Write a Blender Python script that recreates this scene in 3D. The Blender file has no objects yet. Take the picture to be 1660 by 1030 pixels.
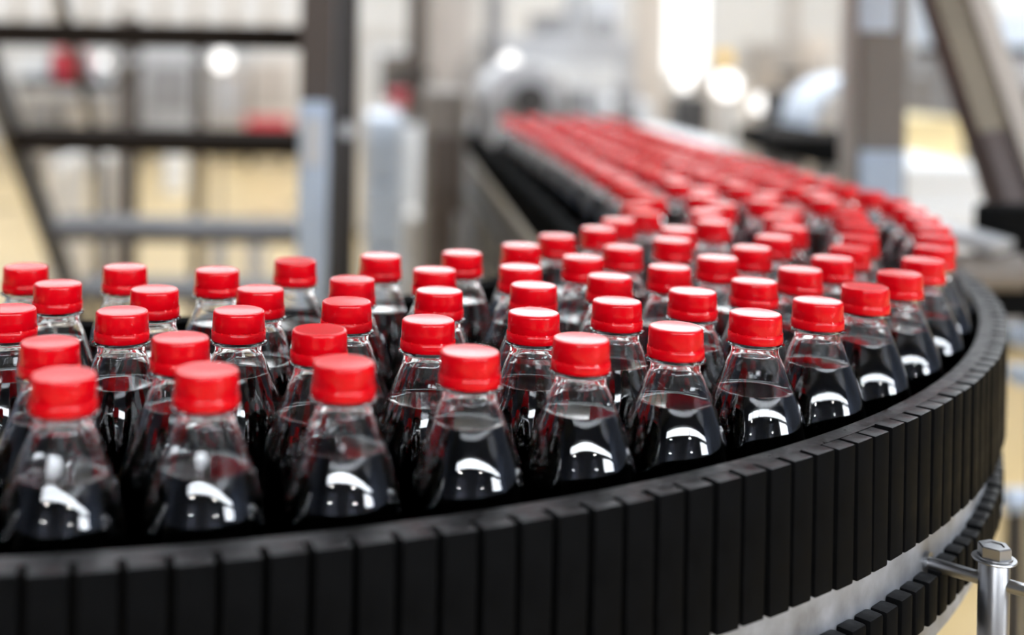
import bpy, bmesh, math, random
from math import sin, cos, pi, radians, hypot
from mathutils import Vector, Matrix

random.seed(7)
S = bpy.context.scene
COL = S.collection

# ------------------------------------------------------------------ camera, world, lights, exposure
ZC = 1.40                      # camera height above the factory floor (metres)
FPX, U0, V0, ROLL = 1993.0, 581.5, 75.4, 0.018
cam_d = bpy.data.cameras.new('camera')
cam = bpy.data.objects.new('camera', cam_d)
COL.objects.link(cam)
cr, sr = cos(ROLL), sin(ROLL)
cam.matrix_world = Matrix(((cr, -sr, 0, 0), (0, 0, -1, 0), (sr, cr, 0, ZC), (0, 0, 0, 1)))
cam_d.sensor_width = 36.0
cam_d.lens = FPX / 1660 * 36.0
cam_d.shift_x = (830 - U0) / 1660
cam_d.shift_y = (V0 - 515) / 1660
cam_d.clip_start = 0.02
cam_d.clip_end = 100
cam_d.dof.use_dof = True
cam_d.dof.focus_distance = 0.735
cam_d.dof.aperture_fstop = 43.2 / 17.0
cam_d.dof.aperture_blades = 0
S.camera = cam

W = bpy.data.worlds.new('world')
S.world = W
W.use_nodes = True
W.node_tree.nodes['Background'].inputs[0].default_value = (0.80, 0.88, 1.0, 1)
W.node_tree.nodes['Background'].inputs[1].default_value = 0.6

S.view_settings.view_transform = 'Standard'
S.view_settings.look = 'None'
S.view_settings.exposure = 0.5
S.view_settings.gamma = 1.0
S.view_settings.use_curve_mapping = False
S.cycles.max_bounces = 20
S.cycles.transmission_bounces = 16
S.cycles.glossy_bounces = 5
S.cycles.diffuse_bounces = 4
S.cycles.transparent_max_bounces = 16
S.cycles.caustics_reflective = False
S.cycles.caustics_refractive = False
S.cycles.sample_clamp_indirect = 6.0
S.cycles.use_denoising = True

SKYLIGHT, CLERESTORY, FRONTWIN, LAMP = 7.0, 5.6, 17.0, 110.0


# ------------------------------------------------------------------ materials
def mat(name, col, rough=0.5, metal=0.0, var=0.0, scale=8.0, spec=0.5, coat=0.0, bump=0.0, stretch=None, rvar=0.0):
    m = bpy.data.materials.new(name)
    m.use_nodes = True
    nt = m.node_tree
    b = nt.nodes['Principled BSDF']
    b.inputs['Base Color'].default_value = (*col, 1)
    b.inputs['Roughness'].default_value = rough
    b.inputs['Metallic'].default_value = metal
    b.inputs['Specular IOR Level'].default_value = spec
    b.inputs['Coat Weight'].default_value = coat
    if var or bump or rvar:
        tc = nt.nodes.new('ShaderNodeTexCoord')
        mp = nt.nodes.new('ShaderNodeMapping')
        if stretch:
            mp.inputs['Scale'].default_value = stretch
        nz = nt.nodes.new('ShaderNodeTexNoise')
        nz.inputs['Scale'].default_value = scale
        nz.inputs['Detail'].default_value = 5
        nt.links.new(tc.outputs['Object'], mp.inputs['Vector'])
        nt.links.new(mp.outputs[0], nz.inputs['Vector'])
        if var:
            rp = nt.nodes.new('ShaderNodeValToRGB')
            rp.color_ramp.elements[0].position = 0.3
            rp.color_ramp.elements[1].position = 0.7
            rp.color_ramp.elements[0].color = (*[c * (1 - var) for c in col], 1)
            rp.color_ramp.elements[1].color = (*[min(1, c * (1 + var)) for c in col], 1)
            nt.links.new(nz.outputs['Fac'], rp.inputs[0])
            nt.links.new(rp.outputs[0], b.inputs['Base Color'])
        if rvar:
            mr = nt.nodes.new('ShaderNodeMapRange')
            mr.inputs[1].default_value, mr.inputs[2].default_value = 0.3, 0.7
            mr.inputs[3].default_value, mr.inputs[4].default_value = max(0.02, rough - rvar), min(1, rough + rvar)
            nt.links.new(nz.outputs['Fac'], mr.inputs[0])
            nt.links.new(mr.outputs[0], b.inputs['Roughness'])
        if bump:
            bp = nt.nodes.new('ShaderNodeBump')
            bp.inputs['Strength'].default_value = bump
            bp.inputs['Distance'].default_value = 0.002
            nt.links.new(nz.outputs['Fac'], bp.inputs['Height'])
            nt.links.new(bp.outputs[0], b.inputs['Normal'])
    return m


def emit(name, col, strength):
    m = bpy.data.materials.new(name)
    m.use_nodes = True
    nt = m.node_tree
    nt.nodes.remove(nt.nodes['Principled BSDF'])
    e = nt.nodes.new('ShaderNodeEmission')
    e.inputs[0].default_value = (*col, 1)
    e.inputs[1].default_value = strength
    nt.links.new(e.outputs[0], nt.nodes['Material Output'].inputs[0])
    return m


def glass(name, col, rough=0.0, ior=1.5):
    m = bpy.data.materials.new(name)
    m.use_nodes = True
    b = m.node_tree.nodes['Principled BSDF']
    b.inputs['Base Color'].default_value = (*col, 1)
    b.inputs['Roughness'].default_value = rough
    b.inputs['Transmission Weight'].default_value = 1.0
    b.inputs['IOR'].default_value = ior
    return m


M = {}
M['cap'] = mat('red_cap_plastic', (0.84, 0.0006, 0.008), 0.19, spec=0.40)
M['pet'] = glass('clear_bottle_plastic', (0.985, 0.985, 0.985), 0.0, 1.45)
M['cola'] = mat('dark_cola', (0.010, 0.003, 0.003), 0.06, spec=0.5)
M['cola'].node_tree.nodes['Principled BSDF'].inputs['IOR'].default_value = 1.33
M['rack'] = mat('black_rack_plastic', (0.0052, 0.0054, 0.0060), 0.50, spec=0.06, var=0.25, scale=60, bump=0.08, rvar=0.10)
M['rack'].node_tree.nodes['Principled BSDF'].inputs['IOR'].default_value = 1.22
M['backing'] = mat('black_backing_plastic', (0.0035, 0.0035, 0.0040), 0.5, spec=0.06)
M['worn_sheen'] = mat('rubbed_sheen_black_plastic', (0.013, 0.013, 0.014), 0.40, spec=0.22, var=0.5, scale=90, bump=0.25, rvar=0.14)  # rubbed top faces; their window sheen put in as a lighter, glossier black
M['inner_rack'] = mat('dull_black_rack_plastic', (0.004, 0.004, 0.004), 0.95, spec=0.02)
M['chain'] = mat('black_chain_plastic', (0.006, 0.006, 0.007), 0.45)
M['galv'] = mat('galvanised_sheet', (0.37, 0.385, 0.42), 0.52, 0.5, var=0.34, scale=38, bump=0.35, rvar=0.12)
M['stainless'] = mat('stainless_steel', (0.40, 0.40, 0.41), 0.33, 1.0, var=0.08, scale=40, stretch=(1, 1, 0.1))
M['darkframe'] = mat('dark_frame_steel', (0.045, 0.040, 0.038), 0.6)
M['brown'] = mat('brown_painted_steel', (0.070, 0.050, 0.039), 0.55, var=0.15, scale=5)
M['shaded_tread'] = mat('shaded_brown_tread_steel', (0.022, 0.017, 0.014), 0.95, spec=0.05)
M['brown2'] = mat('dark_brown_painted_steel', (0.030, 0.024, 0.021), 0.5, var=0.15, scale=5)
M['lit_tread'] = mat('lit_grey_tread_steel', (0.085, 0.082, 0.088), 0.55, 0.2, var=0.2, scale=9)
M['bluegrey'] = mat('pale_blue_grey_paint', (0.50, 0.59, 0.73), 0.4, var=0.15, scale=4)
M['white'] = mat('white_enamel', (0.82, 0.82, 0.82), 0.5, var=0.05, scale=3)
M['offwhite'] = mat('off_white_panel', (0.66, 0.62, 0.57), 0.6, var=0.12, scale=2)
M['beige'] = mat('beige_paint', (0.60, 0.52, 0.44), 0.6, var=0.08, scale=3)
M['grey'] = mat('mid_grey_steel', (0.30, 0.29, 0.29), 0.45, 0.3, var=0.15, scale=5)
M['lightgrey'] = mat('light_grey_steel', (0.52, 0.52, 0.53), 0.4, 0.3, var=0.12, scale=5)
M['taupe'] = mat('taupe_painted_steel', (0.205, 0.175, 0.152), 0.55, var=0.1, scale=4)
M['taupe_l'] = mat('light_taupe_steel', (0.46, 0.41, 0.36), 0.5, var=0.1, scale=4)
M['maroon'] = mat('maroon_painted_steel', (0.085, 0.055, 0.048), 0.5, var=0.15, scale=4)
M['olive'] = mat('olive_brown_steel', (0.20, 0.165, 0.115), 0.55, var=0.15, scale=5)
M['black'] = mat('black_enamel', (0.006, 0.006, 0.006), 0.9, spec=0.05)
M['cream'] = mat('cream_board', (0.85, 0.72, 0.43), 0.7, var=0.06, scale=5)
M['red'] = mat('red_crate_plastic', (0.62, 0.035, 0.06), 0.45)
M['pink'] = mat('pink_film', (0.62, 0.20, 0.24), 0.5)
M['wrap'] = mat('pale_blue_wrap', (0.62, 0.69, 0.79), 0.35, var=0.15, scale=6)
M['floor'] = mat('tan_epoxy_floor', (0.52, 0.375, 0.175), 0.33, var=0.10, scale=0.8, rvar=0.08)
M['wall'] = mat('pale_wall_panel', (0.62, 0.60, 0.575), 0.7, var=0.05, scale=1.0)
M['ceiling'] = mat('grey_deck_ceiling', (0.22, 0.23, 0.25), 0.8, var=0.03, scale=1.0)
M['sky_glass'] = emit('lit_skylight_glass', (0.86, 0.93, 1.0), SKYLIGHT)
M['win_glass'] = emit('lit_window_glass', (0.95, 0.97, 1.0), CLERESTORY)
M['front_glass'] = emit('lit_front_window_glass', (0.86, 0.92, 1.0), FRONTWIN)
M['low_glass'] = emit('bright_window_glass', (1.0, 0.99, 0.97), 1.7)
M['dim_glass'] = emit('hazy_window_glass', (1.0, 0.97, 0.93), 0.62)
M['shaded_glass'] = emit('shaded_window_glass', (0.95, 0.97, 1.0), 3.5)
M['globe_glass'] = emit('globe_lamp_glass', (1.0, 0.97, 0.94), 2.2)
M['dark_wall'] = mat('dark_blue_grey_cladding', (0.105, 0.130, 0.190), 0.7, var=0.1, scale=1.5)
M['lamp'] = emit('lit_lamp_glass', (1.0, 0.97, 0.92), LAMP)
M['yellowlamp'] = mat('amber_beacon_plastic', (0.85, 0.50, 0.05), 0.3)


# ------------------------------------------------------------------ mesh helpers
def P(u, v, Z):
    """point at depth Z (m) on the sight line of photo pixel u, v"""
    x, y = (u - U0) / FPX, (v - V0) / FPX
    return Vector(((x * cr + y * sr) * Z, Z, ZC - (-x * sr + y * cr) * Z))


class MB:
    def __init__(self):
        self.v, self.f = [], []

    def add(self, vs, fs):
        n = len(self.v)
        self.v += [tuple(p) for p in vs]
        self.f += [tuple(i + n for i in f) for f in fs]
        return self

    def box(self, lo, hi):
        x0, y0, z0 = lo
        x1, y1, z1 = hi
        return self.add([(x0, y0, z0), (x1, y0, z0), (x1, y1, z0), (x0, y1, z0), (x0, y0, z1), (x1, y0, z1), (x1, y1, z1), (x0, y1, z1)],
                        [(0, 3, 2, 1), (4, 5, 6, 7), (0, 1, 5, 4), (1, 2, 6, 5), (2, 3, 7, 6), (3, 0, 4, 7)])

    def bar(self, a, b, w, d, up=(0, 0, 1)):
        """rectangular bar from a to b, w across (horizontal), d the other way"""
        a, b = Vector(a), Vector(b)
        t = (b - a).normalized()
        s = t.cross(Vector(up))
        if s.length < 1e-4:
            s = t.cross(Vector((0, 1, 0)))
        s.normalize()
        q = t.cross(s).normalized()
        vs = [p + s * (i * w / 2) + q * (j * d / 2) for p in (a, b) for i, j in ((-1, -1), (1, -1), (1, 1), (-1, 1))]
        return self.add(vs, [(0, 1, 2, 3), (7, 6, 5, 4), (0, 4, 5, 1), (1, 5, 6, 2), (2, 6, 7, 3), (3, 7, 4, 0)])

    def tube(self, a, b, r, n=20, r2=None):
        a, b = Vector(a), Vector(b)
        r2 = r if r2 is None else r2
        t = (b - a).normalized()
        s = t.cross(Vector((0, 0, 1)))
        if s.length < 1e-4:
            s = Vector((1, 0, 0))
        s.normalize()
        q = t.cross(s)
        vs = []
        for p, rr in ((a, r), (b, r2)):
            vs += [p + (s * cos(2 * pi * k / n) + q * sin(2 * pi * k / n)) * rr for k in range(n)]
        fs = [(k, (k + 1) % n, n + (k + 1) % n, n + k) for k in range(n)] + [tuple(range(n))[::-1], tuple(range(n, 2 * n))]
        return self.add(vs, fs)

    def lathe(self, prof, n=48, centre=(0, 0, 0), flute=None, closed=False):
        """prof: (radius, z); r==0 ends close to a point"""
        cx, cy, cz = centre
        rings = []
        base = len(self.v)
        for r, z in prof:
            if r < 1e-9:
                self.v.append((cx, cy, cz + z))
                rings.append([len(self.v) - 1])
            else:
                i0 = len(self.v)
                for k in range(n):
                    a = 2 * pi * k / n
                    rr = r + (flute(a, z) if flute else 0)
                    self.v.append((cx + rr * cos(a), cy + rr * sin(a), cz + z))
                rings.append(list(range(i0, i0 + n)))
        pairs = list(zip(rings, rings[1:]))
        if closed:
            pairs.append((rings[-1], rings[0]))
        for A, B in pairs:
            for k in range(n):
                k2 = (k + 1) % n
                if len(A) == 1 and len(B) == 1:
                    continue
                if len(A) == 1:
                    self.f.append((A[0], B[k], B[k2]))
                elif len(B) == 1:
                    self.f.append((A[k2], A[k], B[0]))
                else:
                    self.f.append((A[k2], A[k], B[k], B[k2]))
        return self

    def mesh(self, name, m, smooth=False, bevel=0.0, seg=2, angle=40):
        me = bpy.data.meshes.new(name)
        me.from_pydata(self.v, [], self.f)
        bm = bmesh.new()
        bm.from_mesh(me)
        bmesh.ops.recalc_face_normals(bm, faces=bm.faces)
        if bevel:
            bmesh.ops.bevel(bm, geom=[e for e in bm.edges if len(e.link_faces) == 2 and e.calc_face_angle() > 0.6],
                            offset=bevel, segments=seg, affect='EDGES', profile=0.6)
        if smooth:
            for f in bm.faces:
                f.smooth = True
            for e in bm.edges:
                if len(e.link_faces) == 2 and e.calc_face_angle() > radians(angle):
                    e.smooth = False
        bm.to_mesh(me)
        bm.free()
        me.materials.append(m)
        return me

    def build(self, name, m, parent=None, smooth=False, bevel=0.0, seg=2, angle=40, loc=None):
        return place(name, self.mesh(name, m, smooth, bevel, seg, angle), parent, loc)


def place(name, me, parent=None, loc=None):
    o = bpy.data.objects.new(name, me)
    COL.objects.link(o)
    if parent is not None:
        o.parent = parent
        w = Vector()
        q = parent
        while q is not None:
            w += q.location
            q = q.parent
        o.location = (Vector(loc) if loc is not None else Vector()) - (w if loc is None else Vector())
    elif loc is not None:
        o.location = loc
    return o


def tag(o, label, cat, group=None, kind=None):
    o['label'] = label
    o['category'] = cat
    if group:
        o['group'] = group
    if kind:
        o['kind'] = kind
    return o


def thing(name, label, cat, loc, group=None):
    o = bpy.data.objects.new(name, None)
    COL.objects.link(o)
    o.location = loc
    o.empty_display_size = 0.05
    return tag(o, label, cat, group)


def structure(name, mb, m, **k):
    o = mb.build(name, m, **k)
    o['kind'] = 'structure'
    return o


def B(*args):
    return MB().box(*args)


# ------------------------------------------------------------------ the factory hall
X0, X1, Y0, Y1, ZT = -9.0, 18.0, -8.0, 17.0, 6.6
structure('floor', B((X0 - .2, Y0 - .2, -0.2), (X1 + .2, Y1 + .2, 0)), M['floor'])
structure('ceiling', B((X0 - .2, Y0 - .2, ZT), (X1 + .2, Y1 + .2, ZT + 0.2)), M['ceiling'])
structure('wall_back', B((X0 - .2, Y1, 0), (X1 + .2, Y1 + 0.2, ZT)), M['wall'])
structure('wall_front', B((X0 - .2, Y0 - 0.2, 0), (X1 + .2, Y0, ZT)), M['dark_wall'])
structure('wall_left', B((X0 - 0.2, Y0, 0), (X0, Y1, ZT)), M['dark_wall'])
structure('wall_right', B((X1, Y0, 0), (X1 + 0.2, Y1, ZT)), M['dark_wall'])

wn = [0]


def window_y(x0, x1, z0, z1, y, face, nx, nz=1, glassm='win_glass', bar=0.06, frame=None):
    """window on a wall of constant y; face +1 looks to +y, -1 to -y. Each pane its own mesh"""
    wn[0] += 1
    fm = frame or M['lightgrey']
    mb = MB()
    d = 0.05 * face
    ys = sorted((y, y + d))
    for k in range(nx + 1):
        x = x0 + (x1 - x0) * k / nx
        mb.box((x - bar / 2, ys[0], z0), (x + bar / 2, ys[1], z1))
    for k in range(nz + 1):
        z = z0 + (z1 - z0) * k / nz
        mb.box((x0 - bar / 2, ys[0], z - bar / 2), (x1 + bar / 2, ys[1], z + bar / 2))
    w = mb.build('window_%d' % wn[0], fm)
    w['kind'] = 'structure'
    for i in range(nx):
        for j in range(nz):
            a, b = x0 + (x1 - x0) * i / nx, x0 + (x1 - x0) * (i + 1) / nx
            c, e = z0 + (z1 - z0) * j / nz, z0 + (z1 - z0) * (j + 1) / nz
            yy = sorted((y + 0.012 * face, y + 0.03 * face))
            B((a, yy[0], c), (b, yy[1], e)).build('pane', M[glassm], w)
    return w


def window_x(y0, y1, z0, z1, x, face, ny, bar=0.06):
    wn[0] += 1
    mb = MB()
    xs = sorted((x, x + 0.05 * face))
    for k in range(ny + 1):
        y = y0 + (y1 - y0) * k / ny
        mb.box((xs[0], y - bar / 2, z0), (xs[1], y + bar / 2, z1))
    for z in (z0, z1):
        mb.box((xs[0], y0 - bar / 2, z - bar / 2), (xs[1], y1 + bar / 2, z + bar / 2))
    w = mb.build('window_%d' % wn[0], M['lightgrey'])
    w['kind'] = 'structure'
    for i in range(ny):
        xx = sorted((x + 0.012 * face, x + 0.03 * face))
        B((xx[0], y0 + (y1 - y0) * i / ny, z0), (xx[1], y0 + (y1 - y0) * (i + 1) / ny, z1)).build('pane', M['win_glass'], w)
    return w


def skylight(x0, x1, y0, y1, nx, ny, bar=0.08):
    wn[0] += 1
    mb = MB()
    for k in range(nx + 1):
        x = x0 + (x1 - x0) * k / nx
        mb.box((x - bar / 2, y0, ZT - 0.08), (x + bar / 2, y1, ZT))
    for k in range(ny + 1):
        y = y0 + (y1 - y0) * k / ny
        mb.box((x0 - bar / 2, y - bar / 2, ZT - 0.08), (x1 + bar / 2, y + bar / 2, ZT))
    w = mb.build('window_%d' % wn[0], M['lightgrey'])
    w['kind'] = 'structure'
    for i in range(nx):
        for j in range(ny):
            B((x0 + (x1 - x0) * i / nx, y0 + (y1 - y0) * j / ny, ZT - 0.04),
              (x0 + (x1 - x0) * (i + 1) / nx, y0 + (y1 - y0) * (j + 1) / ny, ZT - 0.01)).build('pane', M['sky_glass'], w)
    return w


# clerestory band high on the back wall, the low windows under it, skylights in the roof
window_y(-0.6, 11.4, 3.9, 5.3, Y1, -1, 10)
window_y(-8.6, -1.0, 4.0, 5.3, Y1, -1, 6, glassm='shaded_glass')
window_y(-5.2, -0.75, 1.62, 2.6, Y1, -1, 9, glassm='dim_glass', bar=0.14, frame=M['beige'])
window_y(4.10, 4.80, 1.10, 3.2, Y1, -1, 1, glassm='low_glass')
window_y(-5.0, 17.6, 4.45, 5.3, Y0, 1, 10, glassm='front_glass', bar=0.10)
window_y(9.0, 17.6, 2.5, 4.1, Y0, 1, 4, glassm='front_glass', bar=0.10)
skylight(-7.0, 9.0, 2.6, 4.2, 8, 1)
skylight(-7.0, 9.0, 7.4, 9.0, 8, 1)
skylight(-7.0, 9.0, 12.4, 14.0, 8, 1)


def round_lamp(p, r, label, group, m='lamp', rod=True):
    t = thing('ceiling_lamp', label, 'lamp', p, group)
    h = ZT - p[2]
    MB().lathe([(0.0, r * 0.9), (r * 0.35, r * 0.85), (r * 0.6, r * 0.5), (r, 0), (r * 1.02, 0), (r * 0.98, -0.01), (r * 0.58, r * 0.44), (0, r * 0.7)], 24).build('shade', M['lightgrey'], t, True, loc=(0, 0, 0))
    MB().lathe([(0, 0.02), (r * 0.9, 0.02), (r * 0.92, 0.0), (0, -0.02)], 24).build('bulb', M[m], t, True, loc=(0, 0, 0))
    if rod:
        MB().tube((0, 0, r * 0.8), (0, 0, h), 0.012, 8).build('cord', M['black'], t, loc=(0, 0, 0))
    return t


# ------------------------------------------------------------------ the bottles
T = 0.001


def flute(a, z):
    zt = 0.158 - z if z > -1 else 0
    d = ZTOP - z                                   # depth under the cap top
    k = max(0.0, min(1.0, (d - 0.040) / 0.022)) * max(0.0, min(1.0, (0.120 - d) / 0.015))
    return -0.00012 * k * (0.5 - 0.5 * cos(14 * a)) ** 3


ZTOP = 0.185                                       # bottle height over the belt
OUT = [(13.2, 16.0), (13.5, 17.6), (16.9, 17.9), (17.2, 18.5), (16.9, 19.2), (14.3, 19.6), (13.9, 20.6), (13.8, 23.2), (14.3, 25.0)]
SHOULDER = [(14.3, 25.0), (15.6, 27.6), (18.2, 34.0), (20.6, 40.0), (22.7, 45.0), (24.75, 50.0), (26.6, 55.0), (28.2, 60.0), (29.55, 65.0), (30.65, 70.0),
            (31.5, 75.0), (32.1, 80.0), (32.5, 86.0), (32.7, 92.0), (32.7, 104.0)]


def spline(pts, n):
    out = []
    for i in range(len(pts) - 1):
        p0, p1, p2, p3 = pts[max(0, i - 1)], pts[i], pts[i + 1], pts[min(len(pts) - 1, i + 2)]
        for k in range(n):
            t = k / n
            m1 = (p2[0] - p0[0]) / (p2[1] - p0[1]) * (p2[1] - p1[1])
            m2 = (p3[0] - p1[0]) / (p3[1] - p1[1]) * (p2[1] - p1[1])
            h = (2 * t ** 3 - 3 * t * t + 1) * p1[0] + (t ** 3 - 2 * t * t + t) * m1 + (3 * t * t - 2 * t ** 3) * p2[0] + (t ** 3 - t * t) * m2
            out.append((h, p1[1] + (p2[1] - p1[1]) * t))
    return out + [pts[-1]]


OUT += spline(SHOULDER, 2)[1:] + [(32.7, 130.0), (32.7, 160.0), (32.2, 172.0), (30.5, 180.0), (27.0, 184.0), (22.0, 185.0), (0.0, 181.0)]


def pet_mesh():
    outer = [(r * T, ZTOP - d * T) for r, d in OUT]
    inner = []
    for r, d in OUT:
        th = 1.9 if d < 24 else (1.2 if d < 30 else 0.8)
        if 17.2 < d < 19.7:
            r = 13.8
        inner.append((max(0, (r - th)) * T, ZTOP - (d - (0.9 if d > 178 else 0)) * T))
    return MB().lathe(outer[::-1] + inner, 56, flute=flute).mesh('bottle_body', M['pet'], True, angle=60)


def r_in(d):
    for (r1, d1), (r2, d2) in zip(OUT, OUT[1:]):
        if d1 <= d <= d2:
            return r1 + (r2 - r1) * (d - d1) / (d2 - d1) - 1.05
    return 20


def cola_mesh(level):
    prof = [(0, level + 0.4), (r_in(level) * 0.75, level + 0.4), (r_in(level) - 1.0, level + 0.15), (r_in(level), level - 0.6)]
    d = level + 2
    while d < 176:
        prof.append((r_in(d), d))
        d += 2.5 if d < 92 else 12
    prof += [(28.5, 178.5), (20, 182.2), (0, 179.0)]
    return MB().lathe([(r * T, ZTOP - d * T) for r, d in prof], 56, flute=flute).mesh('cola', M['cola'], True, angle=50)


def cap_mesh():
    prof = [(0, 0.14), (12.8, 0.12), (13.6, 0.05), (14.1, 0.0), (14.8, 0.25), (15.2, 0.9), (15.35, 1.8), (15.5, 5.0), (15.75, 11.0), (15.55, 11.3),
            (15.55, 11.6), (15.76, 11.85), (15.94, 12.25), (16.08, 12.7), (16.17, 13.2), (16.22, 14.0), (16.2, 16.6), (15.9, 17.1), (14.2, 17.1), (14.2, 12.0), (0, 2.0)]
    return MB().lathe([(r * T, ZTOP - d * T) for r, d in prof], 64).mesh('cap', M['cap'], True, angle=50)


def ring_mesh():
    # the tamper ring's little bridges under the cap skirt
    mb = MB()
    for k in range(16):
        a = 2 * pi * k / 16
        mb.bar((15.62 * T * cos(a), 15.62 * T * sin(a), ZTOP - 0.0110), (15.9 * T * cos(a), 15.9 * T * sin(a), ZTOP - 0.0122), 0.0012, 0.0006)
    return mb.mesh('tamper_ring', M['cap'])


PET, CAP, RING = pet_mesh(), cap_mesh(), ring_mesh()
COLA = [cola_mesh(l) for l in (37, 40, 43, 47, 33, 34.5)]
ZB = ZC - 0.158 - ZTOP                              # belt surface
BX, BY = -0.287, 1.451                              # centre of the bend

ROWS = {
    0: [(-80.2, 880), (-75.8, 881), (-71.3, 881), (-66.7, 880), (-62.0, 878), (-57.5, 880), (-52.8, 880), (-48.4, 882), (-43.7, 881), (-39.0, 881), (-34.1, 881), (-29.2, 880), (-24.4, 880), (-20.1, 880), (-15.6, 880)],
    1: [(-81.0, 814), (-76.2, 813), (-70.7, 811), (-65.8, 806), (-60.9, 813), (-56.0, 811), (-51.2, 816), (-46.5, 821), (-41.6, 822), (-36.8, 822), (-32.2, 821), (-27.3, 818), (-21.9, 816)],
    2: [(-83.4, 730), (-78.3, 742), (-73.1, 752), (-67.7, 743), (-62.2, 734), (-56.9, 746), (-51.6, 749), (-46.4, 753), (-41.5, 757), (-36.4, 759), (-30.9, 756), (-25.7, 760)],
    3: [(-81.8, 655), (-76.5, 680), (-70.9, 692), (-65.1, 678), (-59.0, 669), (-53.9, 691), (-47.9, 688), (-42.4, 681), (-36.7, 692), (-31.3, 674), (-25.6, 690)],
    4: [(-84.5, 593), (-77.9, 598), (-72.1, 620), (-66.0, 598), (-59.5, 605), (-53.4, 622), (-47.3, 622), (-41.1, 612), (-35.2, 615), (-29.6, 612), (-23.6, 620)],
}
FILL = {0: '3320123101230120', 1: '1033210120312', 2: '1202130213021', 3: '013021302130', 4: '1203102310213'}
ROWNAME = ['outermost row beside the toothed guard', 'second row in from the guard', 'middle row of five', 'fourth row in from the guard', 'innermost row of five']
ROWFAR = ['outermost lane', 'second lane from outside', 'middle lane', 'second lane from inside', 'innermost lane']
ORD = ('first second third fourth fifth sixth seventh eighth ninth tenth eleventh twelfth thirteenth fourteenth fifteenth sixteenth seventeenth eighteenth '
       'nineteenth twentieth twenty-first twenty-second twenty-third twenty-fourth twenty-fifth twenty-sixth').split()

proto = thing('bottle', 'x', 'bottle', (0, 0, 0))
PARTS = [place('bottle_body', PET, proto, (0, 0, 0)), place('cola', COLA[0], proto, (0, 0, 0)), place('cap', CAP, proto, (0, 0, 0))]
place('tamper_ring', RING, PARTS[2], (0, 0, 0))
first = [True]


def bottle(x, y, level, label, group, far=False):
    if first[0]:
        r = proto
        first[0] = False
    else:
        r = proto.copy()
        COL.objects.link(r)
        for ch in proto.children:
            c = ch.copy()
            COL.objects.link(c)
            c.parent = r
            if not far:
                for g in ch.children:
                    d = g.copy()
                    COL.objects.link(d)
                    d.parent = c
    r.location = (x, y, ZB)
    r.rotation_euler = (0, 0, random.uniform(0, 6.28))
    r['label'] = label
    r['group'] = group
    for c in r.children:
        if c.name.startswith('cola'):
            c.data = COLA[level]


def lane_x(k, y):
    """sideways place of lane k on the straight stretch after the bend"""
    Rk = (0.881, 0.816, 0.750, 0.683, 0.615)[k]
    x = BX + Rk
    t = max(0, y - BY) / 1.4
    return x + (0.030 - 0.0120 * (4 - k)) * t


LAY = []
for k, row in ROWS.items():
    for n, (a, R) in enumerate(row):
        LAY.append([BX + R * T * cos(radians(a)), BY + R * T * sin(radians(a)), int(FILL[k][n % len(FILL[k])]),
                    'red-capped cola bottle, %s from the near end, %s' % (ORD[n], ROWNAME[k]), 'cola bottles riding through the conveyor bend', False])
    Rk = (0.881, 0.816, 0.750, 0.683, 0.615)[k]
    step = math.degrees(0.0705 / Rk)
    a = row[-1][0] + step
    n = 0
    while a < 0:
        z = (0.003, 0.004, 0.007, 0.009, 0.007)[k] * (1 if n % 2 else -1) + random.gauss(0, 0.003)
        LAY.append([BX + (Rk + z) * cos(radians(a)), BY + (Rk + z) * sin(radians(a)), 4 + random.randrange(2),
                    'blurred red-capped cola bottle leaving the bend, %s there in the %s' % (ORD[n], ROWFAR[k]), 'cola bottles leaving the bend', True])
        a += step
        n += 1
    y = BY + radians(a) * Rk
    n = 0
    while y < 2.93:
        z = (0.0, 0.002, 0.003, 0.003, 0.002)[k] * (1 if n % 2 else -1) * (0.5 + random.random())
        LAY.append([lane_x(k, y) + z, y, 4 + random.randrange(2),
                    'far red-capped cola bottle, %s along the %s of the straight stretch' % (ORD[n], ROWFAR[k]), 'cola bottles on the far straight stretch', True])
        y += 0.0705
        n += 1
for a, R, lab in ((-84.8, 880, 'cola bottle at the near end of the outermost row, cut off by the frame edge'),
                  (-85.8, 821, 'cola bottle at the near end of the second row, cap outside the frame'),
                  (-87.6, 660, 'cola bottle at the near end of the fourth row, cap outside the frame')):
    LAY.append([BX + R * T * cos(radians(a)), BY + R * T * sin(radians(a)), 2, lab, 'cola bottles riding through the conveyor bend', False])
for it in range(60):                                # nudge touching bottles apart
    for i in range(len(LAY)):
        for j in range(i):
            dx, dy = LAY[i][0] - LAY[j][0], LAY[i][1] - LAY[j][1]
            if abs(dx) < 0.066 and abs(dy) < 0.066:
                d = hypot(dx, dy)
                if d < 0.0658:
                    m = (0.0658 - d) / 2 / d * 0.8
                    LAY[i][0] += dx * m
                    LAY[i][1] += dy * m
                    LAY[j][0] -= dx * m
                    LAY[j][1] -= dy * m
for x, y, lev, lab, grp, far in LAY:
    bottle(x, y, lev, lab, grp, far)

# ------------------------------------------------------------------ the conveyor
CX, CY = -0.303, 1.437
conv = thing('curved_conveyor', 'black conveyor bending away with a toothed guard wall and galvanised side plate', 'conveyor', (CX, CY, 0))
YE = 3.0


def spread(a):
    """the outer guard opens a little towards the end of the bend (a in degrees)"""
    t = max(0.0, min(1.0, (a + 32) / 32))
    return 0.011 * t * t * (3 - 2 * t)


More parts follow.
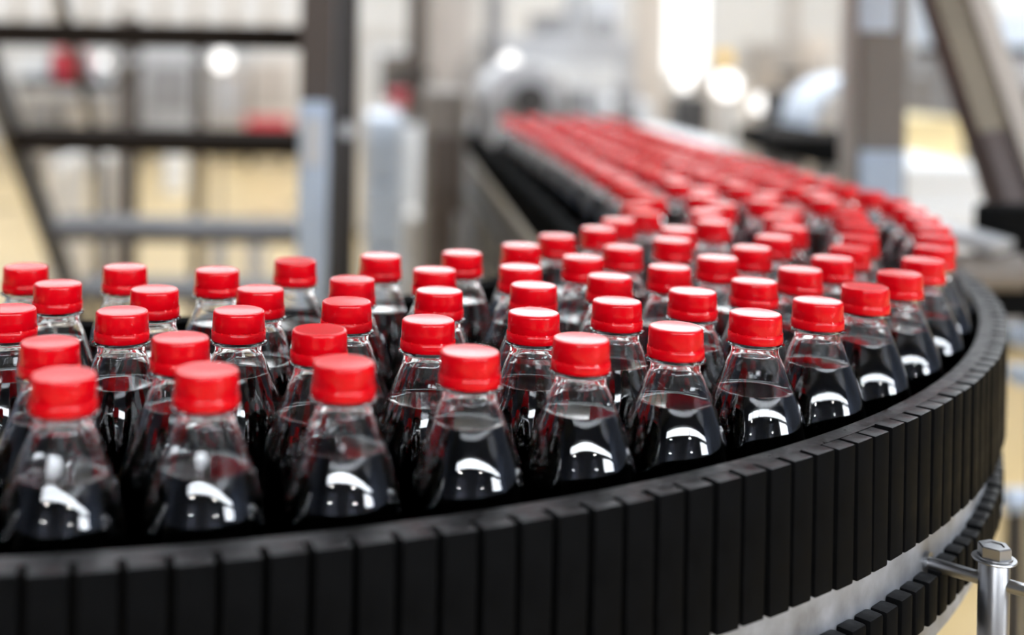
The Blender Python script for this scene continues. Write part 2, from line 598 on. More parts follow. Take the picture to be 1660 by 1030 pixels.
def path(R, a0, a1, da, straight=None, drift=0.0, off=False):
    pts = []
    n = max(2, int(round((a1 - a0) / da)))
    for i in range(n + 1):
        a = radians(a0 + (a1 - a0) * i / n)
        q = R + (spread(math.degrees(a)) if off else 0)
        pts.append((CX + q * cos(a), CY + q * sin(a)))
    if straight:
        m = 8
        for i in range(1, m + 1):
            pts.append((CX + R + (0.011 if off else 0) + drift * i / m, CY + (straight - CY) * i / m))
    return pts


def band(Ra, Rb, z0, z1, name, m, a0=-100, straight=YE, da=2.0, smooth=True, drift=0.0, off=False):
    A, Bp = path(Ra, a0, 0, da, straight, drift, off), path(Rb, a0, 0, da, straight, drift, off)
    mb = MB()
    n = len(A)
    vs = [(x, y, z0) for x, y in A] + [(x, y, z1) for x, y in A] + [(x, y, z0) for x, y in Bp] + [(x, y, z1) for x, y in Bp]
    fs = []
    for i in range(n - 1):
        fs += [(i, i + 1, n + i + 1, n + i), (2 * n + i + 1, 2 * n + i, 3 * n + i, 3 * n + i + 1), (n + i, n + i + 1, 3 * n + i + 1, 3 * n + i), (i + 1, i, 2 * n + i, 2 * n + i + 1)]
    fs += [(0, n, 3 * n, 2 * n), (n - 1, 3 * n - 1, 4 * n - 1, 2 * n - 1)]
    mb.add(vs, fs)
    return mb.build(name, m, conv, smooth, angle=30)


zh = lambda h: ZC - h
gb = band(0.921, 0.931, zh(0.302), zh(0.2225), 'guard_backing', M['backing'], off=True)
gb.data.materials.append(M['worn_sheen'])
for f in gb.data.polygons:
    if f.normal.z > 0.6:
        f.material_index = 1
band(0.900, 0.930, zh(0.385), zh(0.303), 'side_plate', M['galv'], off=True)
band(0.5615, 0.915, zh(0.358), zh(0.3435), 'chain_bed', M['chain'], drift=0.0)
band(0.5430, 0.5620, zh(0.250), zh(0.205), 'inner_guard', M['inner_rack'], drift=0.033)
band(0.5480, 0.5620, zh(0.278), zh(0.251), 'inner_side_plate', M['lightgrey'], drift=0.033)
band(0.5540, 0.5620, zh(0.385), zh(0.279), 'inner_skirt', M['darkframe'], drift=0.033)
band(0.600, 0.880, zh(0.500), zh(0.386), 'under_frame', M['darkframe'])
# ribs of the inner guard, too fine to pick apart
mb = MB()
for i in range(76):
    a = radians(-88 + i * 1.17)
    d = Vector((cos(a), sin(a), 0))
    t = Vector((-sin(a), cos(a), 0))
    c = Vector((CX, CY, 0)) + d * 0.540
    vs = [c + d * sx + t * sy + Vector((0, 0, z)) for z in (zh(0.250), zh(0.207)) for sx, sy in ((-.003, -.004), (.0035, -.004), (.0035, .004), (-.003, .004))]
    mb.add(vs, [(0, 3, 2, 1), (4, 5, 6, 7), (0, 1, 5, 4), (1, 2, 6, 5), (2, 3, 7, 6), (3, 0, 4, 7)])
for i in range(76):
    y = CY + 0.01 + i * 0.0203
    x = CX + 0.540 + 0.033 * (y - CY) / (YE - CY)
    mb.box((x - .003, y - .004, zh(0.250)), (x + .0035, y + .004, zh(0.207)))
rb = mb.build('inner_guard_ribs', M['inner_rack'], conv)
rb['kind'] = 'stuff'

# the guard's teeth: one block per tooth, placed round the bend
PITCH = 1.25


def tooth(h0, h1, name, wid=0.0172, dep=0.0115, bev=0.0013):
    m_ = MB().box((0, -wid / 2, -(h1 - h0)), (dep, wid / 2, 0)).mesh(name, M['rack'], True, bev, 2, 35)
    m_.materials.append(M['worn_sheen'])
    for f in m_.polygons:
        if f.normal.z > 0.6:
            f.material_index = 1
    return m_


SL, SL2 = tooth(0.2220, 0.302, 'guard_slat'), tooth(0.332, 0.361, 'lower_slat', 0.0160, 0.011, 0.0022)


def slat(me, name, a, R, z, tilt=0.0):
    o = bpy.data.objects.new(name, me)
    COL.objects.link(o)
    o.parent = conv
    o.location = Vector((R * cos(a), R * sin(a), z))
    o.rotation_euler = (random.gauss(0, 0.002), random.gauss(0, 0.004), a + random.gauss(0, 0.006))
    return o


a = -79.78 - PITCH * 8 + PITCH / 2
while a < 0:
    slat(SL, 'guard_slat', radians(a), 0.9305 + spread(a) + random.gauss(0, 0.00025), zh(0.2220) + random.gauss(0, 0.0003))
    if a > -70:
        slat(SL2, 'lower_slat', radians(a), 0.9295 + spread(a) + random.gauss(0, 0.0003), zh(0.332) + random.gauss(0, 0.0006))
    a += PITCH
# bed slats of the chain between the rows
mb = MB()
for i in range(60):
    a = radians(-90 + i * 1.5)
    p0, p1 = Vector((CX + 0.565 * cos(a), CY + 0.565 * sin(a), zh(0.3433))), Vector((CX + 0.912 * cos(a), CY + 0.912 * sin(a), zh(0.3433)))
    mb.bar(p0, p1, 0.012, 0.0006)
ch = mb.build('chain_links', M['chain'], conv)
ch['kind'] = 'stuff'
# legs
for a in (-95, -50, -8):
    for R in (0.64, 0.86):
        x, y = CX + R * cos(radians(a)), CY + R * sin(radians(a))
        MB().tube((x, y, 0.03), (x, y, zh(0.49)), 0.024, 16).tube((x, y, 0), (x, y, 0.03), 0.05, 16).build('leg', M['stainless'], conv, True)
for y in (2.2, 2.9):
    for x in (0.33, 0.57):
        MB().tube((x, y, 0.03), (x, y, zh(0.49)), 0.024, 16).tube((x, y, 0), (x, y, 0.03), 0.05, 16).build('leg', M['stainless'], conv, True)

# bracket: rod out of the side plate through an upright post with a bolted top
pr = Vector((0.3763, 0.8016, zh(0.3298)))
dr = Vector((0.730, -0.683, 0))
pp = pr + dr * 0.0405
post = MB()
pz1 = zh(0.3160)
post.lathe([(0, -0.12), (0.0092, -0.12), (0.0092, -0.0008), (0.0086, 0), (0, 0)], 32, (pp.x, pp.y, pz1))
po = post.build('bracket_post', M['stainless'], conv, True)
MB().lathe([(0.003, 0.0), (0.0128, 0.0), (0.0131, 0.0006), (0.0128, 0.0014), (0.0105, 0.0016), (0.0103, 0.0026), (0.003, 0.0026)], 40, (pp.x, pp.y, pz1)).build('washer', M['stainless'], po, True)
bolt = MB()
bz = pz1 + 0.0026
hexv = [(0.0098 * cos(k * pi / 3 + 0.35), 0.0098 * sin(k * pi / 3 + 0.35)) for k in range(6)]
bolt.add([(pp.x + x * s, pp.y + y * s, bz + z) for z, s in ((0, 1.0), (0.0060, 1.0), (0.0068, 0.93), (0.0068, 0.62), (0.0060, 0.55), (0.0060, 0.0001)) for x, y in hexv],
         [(r * 6 + k, r * 6 + (k + 1) % 6, r * 6 + 6 + (k + 1) % 6, r * 6 + 6 + k) for r in range(5) for k in range(6)])
bolt.build('bolt_head', M['stainless'], po)
MB().tube(pr - dr * 0.006, pr + dr * 0.13, 0.0042, 24).build('bracket_rod', M['stainless'], conv, True)
MB().tube(pr - dr * 0.001, pr + dr * 0.0022, 0.0072, 28).build('rod_collar', M['stainless'], conv, True)

# ------------------------------------------------------------------ steel stair behind the bottles
st = thing('steel_stair', 'dark brown open steel stair behind the bottles with wide flat treads', 'stair', (-0.5, 3.4, 0))
tr = [(4.53, .137), (4.15, .395), (3.77, .635), (3.386, .886), (2.968, 1.175), (2.632, 1.434), (2.25, 1.69)]
for i, (Y, z) in enumerate(tr):
    xr = -0.154 + (3.386 - Y) * 0.045
    m_ = M['lit_tread'] if z < 1.0 else M['shaded_tread']  # lit tops of lower treads, dark edges of upper ones put into colour
    MB().box((xr - 0.70, Y, z - (0.042 if z < 1.0 else 0.050) + 0.006), (xr, Y + 0.23, z + 0.006)).build('tread', m_, st, False, 0.004)
sx = lambda Y, o: -0.154 + (3.386 - Y) * 0.045 + o
for o in (-0.715, 0.012):
    MB().bar((sx(4.75, o), 4.75, 0.0), (sx(2.15, o), 2.15, 1.80), 0.022, 0.10).build('stringer', M['brown2'], st)
MB().tube((sx(4.5, -.74), 4.5, 1.0), (sx(2.2, -.74), 2.2, 2.65), 0.018, 12).build('handrail', M['brown2'], st, True)
MB().tube((sx(4.5, -.715), 4.5, .12), (sx(4.5, -.74), 4.5, 1.0), 0.016, 12).build('rail_post', M['brown2'], st, True)
MB().tube((sx(2.3, -.715), 2.3, 1.7), (sx(2.3, -.74), 2.3, 2.58), 0.016, 12).build('rail_post', M['brown2'], st, True)

# steel column beside the stair
Yc = 2.45
xa, xb, xc, xd = P(487, 75, Yc).x, P(541, 75, Yc).x, P(547, 75, Yc).x, P(581, 75, Yc).x
co = thing('steel_column', 'brown steel roof column standing at the stair, dark flange on one side', 'column', ((xa + xd) / 2, Yc, 0))
B((xa, Yc, 0), (xb, Yc + .03, ZT)).build('front_flange', M['brown'], co, False, 0.003)
B((xb - .004, Yc + .03, 0), (xc + .006, Yc + .10, ZT)).build('web', M['grey'], co)
B((xc, Yc + .02, 0), (xd, Yc + .06, ZT)).build('rear_flange', M['brown2'], co, False, 0.003)
p = P(562, 212, Yc)
MB().tube(p, p + Vector((0, .02, 0)), 0.016, 16).build('bolt', M['lightgrey'], co, True)
pa = P(486, 165, 2.38)
pb = P(534, 165, 2.38)
cb = thing('control_pillar', 'slim pale blue-grey control pillar in front of the brown column', 'pillar', ((pa.x + pb.x) / 2, 2.39, 0))
B((pa.x, 2.36, 0.02), (pb.x, 2.42, pa.z)).build('housing', M['bluegrey'], cb, False, 0.006)
B((pa.x - .03, 2.33, 0), (pb.x + .03, 2.45, 0.02)).build('foot_plate', M['grey'], cb)
B((pa.x + .012, 2.352, pa.z - .12), (pb.x - .012, 2.3605, pa.z - .03)).build('cover', M['lightgrey'], cb)

# thin pipes seen through the stair
for (u0, v0, u1, v1, Z, r, lab) in ((214, 235, 214, 640, 4.9, .030, 'thin dark standpipe seen through the lower stair treads'),
                                   (196, 20, 196, 700, 5.2, .018, 'slim brown pipe standing behind the upper stair treads'),
                                   (325, 60, 325, 660, 6.0, .030, 'dark standpipe with a round valve behind the middle of the stair')):
    a_, b_ = P(u0, v0, Z), P(u1, v1, Z)
    t = thing('standpipe', lab, 'pipe', (a_.x, Z, 0))
    MB().tube((a_.x, Z, 0), (a_.x, Z, max(a_.z, 1.5)), r, 14).build('pipe', M['taupe'] if u0 < 200 else M['brown'], t, True)
    MB().tube((a_.x, Z, 0), (a_.x, Z, .03), r * 2.2, 14).build('flange', M['darkframe'], t, True)
    MB().tube((a_.x - .05, Z - r - .01, 1.32), (a_.x + .05, Z - r - .01, 1.32), 0.02, 12).build('valve', M['grey'], t, True)


# ------------------------------------------------------------------ blurred machines and goods further back
def px_box(u0, v0, u1, v1, Z, d):
    """front face of a box that shows at pixels u0..u1, v0..v1, standing at depth Z, d deep"""
    a_, b_ = P(u0, v0, Z), P(u1, v1, Z)
    return (min(a_.x, b_.x), Z, min(a_.z, b_.z)), (max(a_.x, b_.x), Z + d, max(a_.z, b_.z))


def table(name, label, u0, u1, v, Z, d, top, leg, cat='table'):
    a_, b_ = P(u0, v, Z), P(u1, v, Z)
    z = (a_.z + b_.z) / 2
    t = thing(name, label, cat, ((a_.x + b_.x) / 2, Z + d / 2, 0))
    B((a_.x, Z, z - (.05 if Z < 10 else .11)), (b_.x, Z + d, z)).build('table_top', top, t, False, .006)
    for x in (a_.x + .06, b_.x - .06):
        for y in (Z + .06, Z + d - .06):
            B((x - .03, y - .03, 0), (x + .03, y + .03, z - (.05 if Z < 10 else .11))).build('leg', leg, t)
    B((a_.x + .06, Z + .05, z * .4), (b_.x - .06, Z + .09, z * .4 + .05)).build('cross_bar', leg, t)
    return t, z


def cabinet(name, label, u0, u1, v, Z, d, m, cat='machine', zbase=0.0, panel=None, trim=None):
    a_, b_ = P(u0, v, Z), P(u1, v, Z)
    z = (a_.z + b_.z) / 2
    w = b_.x - a_.x
    t = thing(name, label, cat, ((a_.x + b_.x) / 2, Z + d / 2, zbase))
    B((a_.x, Z, zbase + .05), (b_.x, Z + d, z)).build('housing', m, t, False, min(.02, w / 12))
    B((a_.x + .02, Z + .03, zbase), (b_.x - .02, Z + d - .03, zbase + .05)).build('plinth', M['darkframe'], t)
    h = z - zbase
    B((a_.x + w * .12, Z - .012, zbase + h * .45), (b_.x - w * .12, Z + .002, zbase + h * .9)).build('door', panel or m, t, False, .004)
    MB().tube((a_.x + w * .8, Z - .03, zbase + h * .6), (a_.x + w * .8, Z - .03, zbase + h * .72), .012, 10).build('handle', trim or M['grey'], t, True)
    return t


def crate(label, u0, v0, u1, v1, Z, d, m, group=None, cat='crate', name='crate', zfloor=None):
    lo, hi = px_box(u0, v0, u1, v1, Z, d)
    if zfloor is not None:
        lo = (lo[0], lo[1], zfloor)
    t = thing(name, label, cat, ((lo[0] + hi[0]) / 2, Z + d / 2, lo[2]), group)
    th = min(.02, (hi[0] - lo[0]) / 10)
    mb = MB()
    mb.box(lo, (hi[0], hi[1], lo[2] + th))
    mb.box(lo, (lo[0] + th, hi[1], hi[2]))
    mb.box((hi[0] - th, lo[1], lo[2]), hi)
    mb.box((lo[0] + th, lo[1], lo[2] + th), (hi[0] - th, lo[1] + th, hi[2]))
    mb.box((lo[0] + th, hi[1] - th, lo[2] + th), (hi[0] - th, hi[1], hi[2]))
    mb.build('body', m, t)
    B((lo[0] - th, lo[1] - th, hi[2] - th), (hi[0] + th, hi[1] + th, hi[2])).build('lid', m, t)
    return t


def drum(label, u0, u1, v, Z, m, band_m, zbase=0.0, cat='drum', name='drum', group=None):
    a_, b_ = P(u0, v, Z), P(u1, v, Z)
    r = (b_.x - a_.x) / 2
    x = (a_.x + b_.x) / 2
    z = (a_.z + b_.z) / 2
    h = z - zbase
    t = thing(name, label, cat, (x, Z + r, zbase), group)
    MB().lathe([(0, 0), (r, 0), (r, h * .96), (r * .96, h), (0, h)], 32).build('shell', m, t, True, loc=(0, 0, 0))
    for f in (.33, .66):
        MB().lathe([(r * 1.0, h * f - .01), (r * 1.04, h * f), (r * 1.0, h * f + .01), (r * .97, h * f)], 32, closed=True).build('hoop', band_m, t, True, loc=(0, 0, 0))
    MB().lathe([(0, h + .02), (r * .2, h + .02), (r * .2, h - .001), (0, h - .001)], 16).build('bung', band_m, t, True, loc=(0, 0, 0))
    return t


def pallet(label, u0, u1, v, Z, d, m, group=None):
    a_, b_ = P(u0, v, Z), P(u1, v, Z)
    z = (a_.z + b_.z) / 2
    t = thing('pallet_stack', label, 'pallet', ((a_.x + b_.x) / 2, Z + d / 2, 0), group)
    mb = MB()
    for f in (0, .42, .84):
        w = b_.x - a_.x
        mb.box((a_.x + w * f, Z, 0), (a_.x + w * (f + .16), Z + d, .10))
    mb.box((a_.x, Z, .10), (b_.x, Z + d, .125))
    mb.build('pallet', M['beige'], t)
    n = 4
    for i in range(n):
        z0_, z1_ = .126 + (z - .126) * i / n, .126 + (z - .126) * (i + 1) / n
        B((a_.x + .01, Z + .01, z0_ + .004), (b_.x - .01, Z + d - .01, z1_ - .004)).build('layer', m, t, False, .012)
    return t


# -- left, behind the stair
t, z = table('packing_table', 'long dark packing table behind the stair below red and white goods', 28, 205, 128, 14.0, .8, M['black'], M['grey'])
crate('white carton standing on the dark packing table behind the stair', 12, 84, 78, 128, 14.2, .5, M['white'], cat='carton', name='carton', zfloor=z)
crate('red crate on the dark packing table behind the stair', 88, 80, 122, 128, 14.2, .4, M['red'], zfloor=z)
crate('pale pink crate beside the red crate on the packing table', 127, 92, 140, 128, 14.2, .4, M['pink'], zfloor=z)
crate('white tub on the end of the dark packing table', 150, 82, 182, 128, 14.2, .3, M['white'], cat='tub', name='tub', zfloor=z)
cabinet('filling_machine', 'light grey filling machine behind the stair, widest one there', 232, 318, 90, 15.2, 1.0, M['lightgrey'], panel=M['grey'])
cabinet('filling_machine', 'brownish filling machine between the standpipe and the column', 340, 396, 108, 15.0, .8, M['taupe_l'], panel=M['lightgrey'])
cabinet('labelling_machine', 'beige labelling machine with light door behind the stair', 406, 478, 86, 15.4, .8, M['offwhite'], panel=M['taupe_l'])
crate('flat red crate stack in front of the beige labelling machine', 398, 192, 470, 212, 14.2, .4, M['red'], zfloor=None)
bx = px_box(398, 212, 470, 228, 14.2, .4)
t = thing('pallet', 'dark low bench carrying the flat red crates', 'bench', ((bx[0][0] + bx[1][0]) / 2, 14.4, 0))
B((bx[0][0], 14.2, bx[1][2] - .06), (bx[1][0], 14.6, bx[1][2] - .004)).build('bench_top', M['darkframe'], t)
for x in (bx[0][0] + .03, bx[1][0] - .03):
    B((x - .025, 14.22, 0), (x + .025, 14.58, bx[1][2] - .06)).build('leg', M['darkframe'], t)
cabinet('grey_cabinet', 'squat grey cabinet below the dark packing table', 36, 96, 148, 13.2, .6, M['taupe_l'], 'cabinet', panel=M['grey'])
cabinet('grey_cabinet', 'squat dark grey cabinet beside the squat grey one behind the stair', 104, 190, 150, 13.0, .6, M['grey'], 'cabinet', panel=M['taupe_l'])
drum('white plastic drum on the tan floor behind the low stair treads', 262, 300, 248, 11.5, M['white'], M['lightgrey'])
pallet('pale pallet stack on the tan floor beneath the stair', 70, 112, 262, 6.2, .5, M['offwhite'])
pallet('second pale pallet stack beneath the stair, nearer the standpipe', 146, 190, 254, 6.9, .5, M['offwhite'])
drum('cream drum on the floor between the stair and the brown column', 338, 370, 392, 5.2, M['offwhite'], M['beige'])
drum('taller cream drum close to the brown column', 395, 430, 388, 5.4, M['offwhite'], M['beige'])

# -- middle
pallet('tall pale blue film-wrapped pallet stack beside the brown column', 590, 658, 188, 4.6, .5, M['wrap'])
crate('red crate on top of the taupe machine beyond the wrapped pallet', 636, 150, 692, 174, 6.4, .4, M['red'])
cabinet('capping_machine', 'taupe capping machine beyond the wrapped pallet carrying a red crate', 600, 700, 175, 6.3, .8, M['taupe_l'], panel=M['lightgrey'])
cabinet('capping_machine', 'white-topped machine high behind the wrapped pallet', 585, 690, 40, 9.0, .9, M['offwhite'], panel=M['white'])
cabinet('drive_cabinet', 'dark brown-grey machine cabinet left of the far bottles', 694, 758, 148, 3.6, .4, M['taupe'], 'cabinet', panel=M['brown'])
cabinet('drive_cabinet', 'low grey cabinet beside the far inner guard', 764, 812, 205, 4.1, .3, M['grey'], 'cabinet', panel=M['taupe'])
cabinet('tall_machine', 'tall grey machine tower above the low grey cabinet', 704, 770, -40, 7.2, .7, M['taupe_l'], panel=M['taupe_l'])
pallet('cream pallet stack near the foot of the dark machine cabinet', 656, 688, 352, 4.15, .3, M['offwhite'])
drum('white drum behind the wrapped pallet, beside the dark machine cabinet', 655, 700, 205, 5.3, M['white'], M['grey'])
# round-hooded machine at the far end of the bottle lanes
mc = P(852, 150, 3.5)
t = thing('hooded_machine', 'grey round-hooded machine at the far end of the bottle lanes', 'machine', (mc.x, 3.5, 0))
mb = MB()
for k in range(13):
    pass
n = 24
R_ = .11
vs, fs = [], []
for yy in (3.5, 3.9):
    vs += [(mc.x + R_ * cos(pi * k / n), yy, mc.z - .03 + R_ * sin(pi * k / n)) for k in range(n + 1)]
fs = [(k, k + 1, n + 2 + k, n + 1 + k) for k in range(n)] + [tuple(range(n + 1)), tuple(range(n + 1, 2 * n + 2))[::-1]]
mb.add(vs, fs).build('hood', M['lightgrey'], t, True)
B((mc.x - R_, 3.5, 0), (mc.x + R_, 3.9, mc.z - .03)).build('housing', M['grey'], t)
MB().tube((mc.x + .01, 3.45, mc.z - .02), (mc.x + .01, 3.5, mc.z - .02), .045, 24).build('motor', M['darkframe'], t, True)
cabinet('rinser_machine', 'wide pale grey rinsing machine behind the round-hooded one', 790, 1030, 60, 7.5, 1.2, M['lightgrey'], panel=M['white'])
cabinet('rinser_control_box', 'dark low control box in front of the pale rinsing machine', 935, 978, 145, 5.0, .3, M['grey'], 'control box', panel=M['darkframe'])
cabinet('white_cabinet', 'white low cabinet in front of the rinsing machine', 985, 1060, 165, 6.0, .4, M['white'], 'cabinet', panel=M['lightgrey'])
# smaller units that break up the far middle of the hall
for (u0, u1, v, Z, d, m, pm, name, cat, lab) in (
        (618, 668, 88, 7.6, .3, 'taupe', 'darkframe', 'switch_cabinet', 'cabinet', 'dark taupe switch cabinet in front of the tall white-topped machine'),
        (782, 815, 112, 5.6, .3, 'grey', 'darkframe', 'pump_housing', 'pump', 'grey pump housing left of the round-hooded machine'),
        (868, 920, 22, 9.4, .4, 'grey', 'lightgrey', 'tank_tower', 'tank', 'grey tank tower rising behind the pale rinsing machine'),
        (950, 1008, -10, 9.6, .4, 'lightgrey', 'grey', 'air_duct_box', 'duct', 'light grey duct box rising behind the pale rinsing machine'),
        (886, 912, 120, 5.4, .2, 'taupe_l', 'taupe', 'valve_box', 'control box', 'brownish valve box between the hooded machine and the dark control box'),
        (1010, 1036, 140, 5.5, .2, 'grey', 'darkframe', 'gear_box', 'gearbox', 'grey gearbox standing before the beige roof post'),
        (1076, 1108, 150, 7.9, .3, 'taupe_l', 'grey', 'bottle_checker', 'machine', 'small brownish checking machine under the bright low window'),
        (1226, 1268, 70, 8.7, .4, 'taupe_l', 'beige', 'stretch_wrapper', 'machine', 'brownish beige stretch wrapper left in front of the broad white machine'),
        (1310, 1352, 58, 8.9, .4, 'beige', 'taupe_l', 'stretch_wrapper', 'machine', 'beige stretch wrapper behind the pale blue hood'),
        (1480, 1512, 84, 7.5, .3, 'grey', 'taupe', 'junction_cabinet', 'cabinet', 'grey junction cabinet seen between the machine post and the sloping beam')):
    cabinet(name, lab, u0, u1, v, Z, d, M[m], cat, panel=M[pm])
for (u, Z, r, m, lab) in ((676, 6.0, .045, 'brown', 'brown riser pipe left of the tall machine tower'),
                          (800, 7.3, .05, 'grey', 'grey riser pipe right of the tall machine tower'),
                          (926, 8.9, .05, 'lightgrey', 'light grey riser pipe above the rinsing machine'),
                          (1282, 8.45, .06, 'taupe_l', 'taupe riser pipe in front of the broad white machine')):
    x = P(u, 75, Z).x
    t = thing('riser_pipe', lab, 'pipe', (x, Z, 0))
    MB().tube((x, Z, 0), (x, Z, ZT), r, 16).build('pipe', M[m], t, True)
    for z in (.4, 1.25, 2.4):
        MB().tube((x, Z, z), (x, Z, z + .03), r * 1.6, 16).build('flange', M['darkframe'], t, True)
# -- right
lo, hi = px_box(1042, -400, 1076, 330, 7.0, .12)
t = thing('roof_post', 'beige roof post standing beyond the far red caps', 'post', ((lo[0] + hi[0]) / 2, 7.06, 0))
B((lo[0], 7.0, 0), (hi[0], 7.12, ZT)).build('shaft', M['beige'], t, False, .01)
B((lo[0] - .05, 6.95, 0), (hi[0] + .05, 7.17, .03)).build('base_plate', M['grey'], t)
tb, z = table('white_table', 'long white table beyond the outer edge of the far bottles', 1078, 1200, 236, 4.15, 1.1, M['white'], M['lightgrey'])
cabinet('small_machine', 'small dark machine standing by the white table', 1118, 1150, 158, 5.6, .3, M['darkframe'], panel=M['darkframe'])
cabinet('small_machine', 'beige small machine carrying an amber beacon beyond the white table', 1152, 1215, 128, 6.2, .4, M['beige'], panel=M['offwhite'])
bp_ = P(1182, 128, 6.3)
t = thing('beacon', 'amber beacon on a grey stalk on top of the beige machine', 'beacon', (bp_.x, 6.4, bp_.z))
MB().tube((bp_.x, 6.4, bp_.z), (bp_.x, 6.4, bp_.z + .07), .02, 12).build('stalk', M['grey'], t, True)
MB().lathe([(0, .07), (.045, .07), (.045, .12), (.03, .14), (0, .145)], 20).build('lens', M['yellowlamp'], t, True, loc=(0, 0, 0))
cabinet('palletizer', 'broad white machine front far beyond the white table', 1215, 1385, 100, 9.5, 1.0, M['offwhite'], panel=M['white'])
# black conveyor tray and its pale hood
lo, hi = px_box(1246, 214, 1370, 272, 3.6, .3)
t = thing('side_conveyor', 'short black side conveyor with upturned rim beside the grey-brown post', 'conveyor', ((lo[0] + hi[0]) / 2, 3.75, 0))
xs0, xs1 = lo[0], hi[0]
n = 16
vs, fs = [], []
for k in range(n + 1):
    f = k / n
    x = xs0 + (xs1 - xs0) * f
    dz = .05 * (1 - f) ** 2
    for yy, zz in ((3.6, lo[2] + dz), (3.6, hi[2]), (3.9, hi[2]), (3.9, lo[2] + dz)):
        vs.append((x, yy, zz))
for k in range(n):
    for j in range(4):
        fs.append((k * 4 + j, k * 4 + (j + 1) % 4, k * 4 + 4 + (j + 1) % 4, k * 4 + 4 + j))
fs += [(0, 1, 2, 3), (n * 4 + 3, n * 4 + 2, n * 4 + 1, n * 4)]
MB().add(vs, fs).build('tray', M['black'], t)
B((xs0 - .01, 3.58, hi[2] - .012), (xs1 + .01, 3.6, hi[2] + .012)).build('rim', M['darkframe'], t)
for x in (xs0 + .08, xs1 - .05):
    for yy in (3.66, 3.84):
        MB().tube((x, yy, 0), (x, yy, lo[2] + .01), .02, 12).build('leg', M['grey'], t, True)
hc = P(1345, 180, 3.75)
t = thing('curved_hood', 'pale blue curved hood standing on the black side conveyor', 'hood', (hc.x, 3.75, hi[2]))
n = 16
vs, fs = [], []
R1, R2 = .155, .135
for yy in (3.63, 3.88):
    for k in range(n + 1):
        a = pi - (pi * .62) * k / n
        vs.append((hc.x + .05 + R1 * cos(a), yy, hi[2] + .013 + R1 * 1.0 * sin(a)))
    for k in range(n + 1):
        a = pi - (pi * .62) * k / n
        vs.append((hc.x + .05 + R2 * cos(a), yy, hi[2] + .013 + R2 * 1.0 * sin(a)))
q = n + 1
for k in range(n):
    fs += [(k, k + 1, 2 * q + k + 1, 2 * q + k), (q + k + 1, q + k, 3 * q + k, 3 * q + k + 1), (k + 1, k, q + k, q + k + 1), (2 * q + k, 2 * q + k + 1, 3 * q + k + 1, 3 * q + k)]
fs += [(0, 2 * q, 3 * q, q), (n, q + n, 3 * q + n, 2 * q + n)]
MB().add(vs, fs).build('shell', M['wrap'], t, True)
cabinet('infeed_motor', 'dark infeed motor box under the pale blue hood', 1268, 1304, 148, 4.15, .2, M['darkframe'], 'motor', zbase=0, panel=M['darkframe'])

# grey-brown post
lo, hi = px_box(1388, 75, 1472, 100, 2.2, .08)
t = thing('machine_post', 'grey-brown square machine post with pale blue foot sleeve beyond the red caps', 'post', ((lo[0] + hi[0]) / 2, 2.24, 0))
B((lo[0] + .012, 2.2, 0), (hi[0], 2.28, 1.9)).build('shaft', M['taupe'], t, False, .004)
B((lo[0], 2.215, 0), (lo[0] + .012, 2.27, 1.9)).build('edge_strip', M['taupe_l'], t)
l2, h2 = px_box(1396, 245, 1462, 420, 2.185, .015)
B(l2, h2).build('sleeve', M['bluegrey'], t, False, .003)
l2, h2 = px_box(1398, -60, 1452, 52, 2.185, .015)
B(l2, h2).build('upper_plate', M['wrap'], t, False, .003)

# sloping beam
A_, B_ = P(1495, -120, 2.05), P(1795, 790, 1.80)
t = thing('sloping_beam', 'thick grey-brown beam sloping down beside the machine post', 'beam', (B_.x, B_.y, 0))
ax = (B_ - A_).normalized()
s = Vector((1, 0, 0)) - ax * ax.x
s.normalize()
q = ax.cross(s)
def prism(a, b, s, q, w0, w1, d0, d1):
    vs = [p_ + s * i + q * j for p_ in (a, b) for i, j in ((w0, d0), (w1, d0), (w1, d1), (w0, d1))]
    return MB().add(vs, [(0, 1, 2, 3), (7, 6, 5, 4), (0, 4, 5, 1), (1, 5, 6, 2), (2, 6, 7, 3), (3, 7, 4, 0)])
prism(A_, B_, s, q, -.028, .014, -.03, .03).build('web', M['maroon'], t)
prism(A_, B_, s, q, .014, .046, -.045, .045).build('flange', M['taupe_l'], t)
prism(A_, A_ + (B_ - A_) * .40, s, q, -.036, .012, .0305, .034).build('cover_plate', M['olive'], t)
# foot that carries the beam
B((B_.x - .03, B_.y - .03, 0), (B_.x + .06, B_.y + .03, B_.z)).build('foot', M['darkframe'], t)

# cream carton, white covers
crate('cream cardboard carton seen between the post and the sloping beam', 1466, 192, 1560, 262, 5.2, .5, M['cream'], cat='carton', name='carton')
tb2, z2 = table('cream_bench', 'cream bench carrying the cardboard carton', 1440, 1585, 262, 5.1, .8, M['cream'], M['beige'])
cabinet('white_housing', 'white machine housing between the post and the sloping beam', 1466, 1605, 268, 3.3, .6, M['white'], panel=M['white'])
cabinet('blue_white_cabinet', 'bluish white wall cabinet high beyond the sloping beam', 1565, 1760, -60, 6.0, .6, M['wrap'], 'cabinet', zbase=1.40, panel=M['white'])
cabinet('grey_rack', 'grey machine rack under the bluish white cabinet', 1590, 1760, 96, 5.9, .6, M['grey'], 'rack', panel=M['darkframe'])
cabinet('far_machine', 'pale far machine seen between the post and the beam', 1470, 1600, 100, 8.5, .8, M['offwhite'], panel=M['lightgrey'])

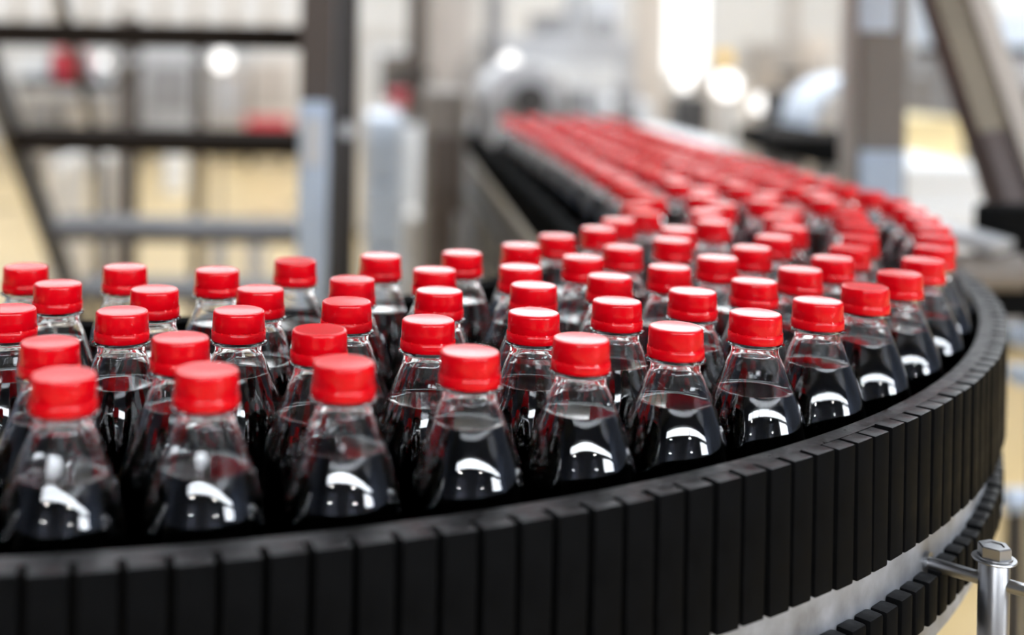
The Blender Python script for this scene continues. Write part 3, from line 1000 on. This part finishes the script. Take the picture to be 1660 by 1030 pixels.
# black drive unit with its roller, right of the guard
lo, hi = px_box(1610, 335, 1780, 520, 1.75, .06)
t = thing('drive_unit', 'black drive unit with a grey roller beyond the guard wall', 'drive unit', ((lo[0] + hi[0]) / 2, 1.78, 0))
B(lo, hi).build('housing', M['black'], t, False, .01)
a_, b_ = P(1545, 440, 1.72), P(1655, 446, 1.72)
MB().tube((a_.x, 1.72, a_.z), (b_.x, 1.72, a_.z), .026, 28).build('roller', M['taupe'], t, True)
a2, b2 = P(1520, 372, 1.74), P(1628, 402, 1.70)
MB().bar((a2.x, 1.78, a2.z), (b2.x, 1.70, b2.z), .07, .016).build('chute', M['lightgrey'], t)
B((lo[0] + .085, 1.76, 0), (lo[0] + .13, 1.80, lo[2])).build('leg', M['grey'], t)
B((hi[0] - .05, 1.76, 0), (hi[0] - .005, 1.80, lo[2])).build('leg', M['grey'], t)
for (v, lab) in ((548, 'upper'), (612, 'lower')):
    a_ = P(1650, v, 1.8)
    B((a_.x, 1.79, a_.z - .012), (hi[0], 1.83, a_.z + .012)).build('cross_rail', M['bluegrey'], t)

# low rail with pale rods in the lower corner
t = thing('floor_rail', 'low pale pipe rail on the tan floor beyond the bracket post', 'rail', (1.25, 2.6, 0))
a_ = P(1630, 812, 2.5)
MB().tube((a_.x, 2.5, a_.z), (a_.x + .6, 2.5, a_.z), .024, 16).build('pipe', M['bluegrey'], t, True)
MB().tube((a_.x + .02, 2.5, 0), (a_.x + .02, 2.5, a_.z), .02, 16).build('post', M['darkframe'], t, True)
MB().tube((a_.x + .5, 2.5, 0), (a_.x + .5, 2.5, a_.z), .02, 16).build('post', M['darkframe'], t, True)
MB().tube((a_.x, 2.5, 0), (a_.x + .6, 2.5, 0.04), .02, 16).build('pipe', M['bluegrey'], t, True)

# lamps: the far ones in view, the high-bay ones over the line
for (u, v, Z, r, lab) in ((360, 98, 9.0, .07, 'white round lamp glowing behind the stair, close to the standpipe'),
                          (172, 100, 9.6, .05, 'small white round lamp glowing above the packing table'),
                          (1112, 130, 9.0, .07, 'white round lamp glowing beside the beige roof post'),
                          (1178, 138, 5.9, .065, 'bright white round lamp glowing under the amber beacon'),
                          (1232, 168, 8.0, .055, 'white round lamp glowing beside the black side conveyor'),
                          (826, 100, 6.8, .045, 'white round lamp glowing above the round-hooded machine')):
    p = P(u, v, Z)
    t = thing('work_lamp', lab, 'lamp', (p.x, Z, 0))
    MB().lathe([(0, -r), (r * .7, -r * .7), (r, 0), (r * .7, r * .7), (0, r)], 20, (0, 0, p.z)).build('globe', M['globe_glass'], t, True, loc=(0, 0, 0))
    MB().tube((0, .0, 0), (0, .0, p.z - r * .9), .015, 10).build('stand', M['grey'], t, True, loc=(0, 0, 0))
    MB().tube((0, .0, 0), (0, .0, .02), .12, 16).build('foot', M['grey'], t, True, loc=(0, 0, 0))
for i, (x, z) in enumerate([(-3.0, 2.7), (3.9, 2.7), (-2.8, 3.9), (3.7, 3.9)]):
    round_lamp((x, -7.0, z), .26, ('lower' if z < 3 else 'upper') + ' hanging lamp behind the camera, ' + ('towards' if x < 0 else 'away from') + ' the stair', 'high-bay lamps')
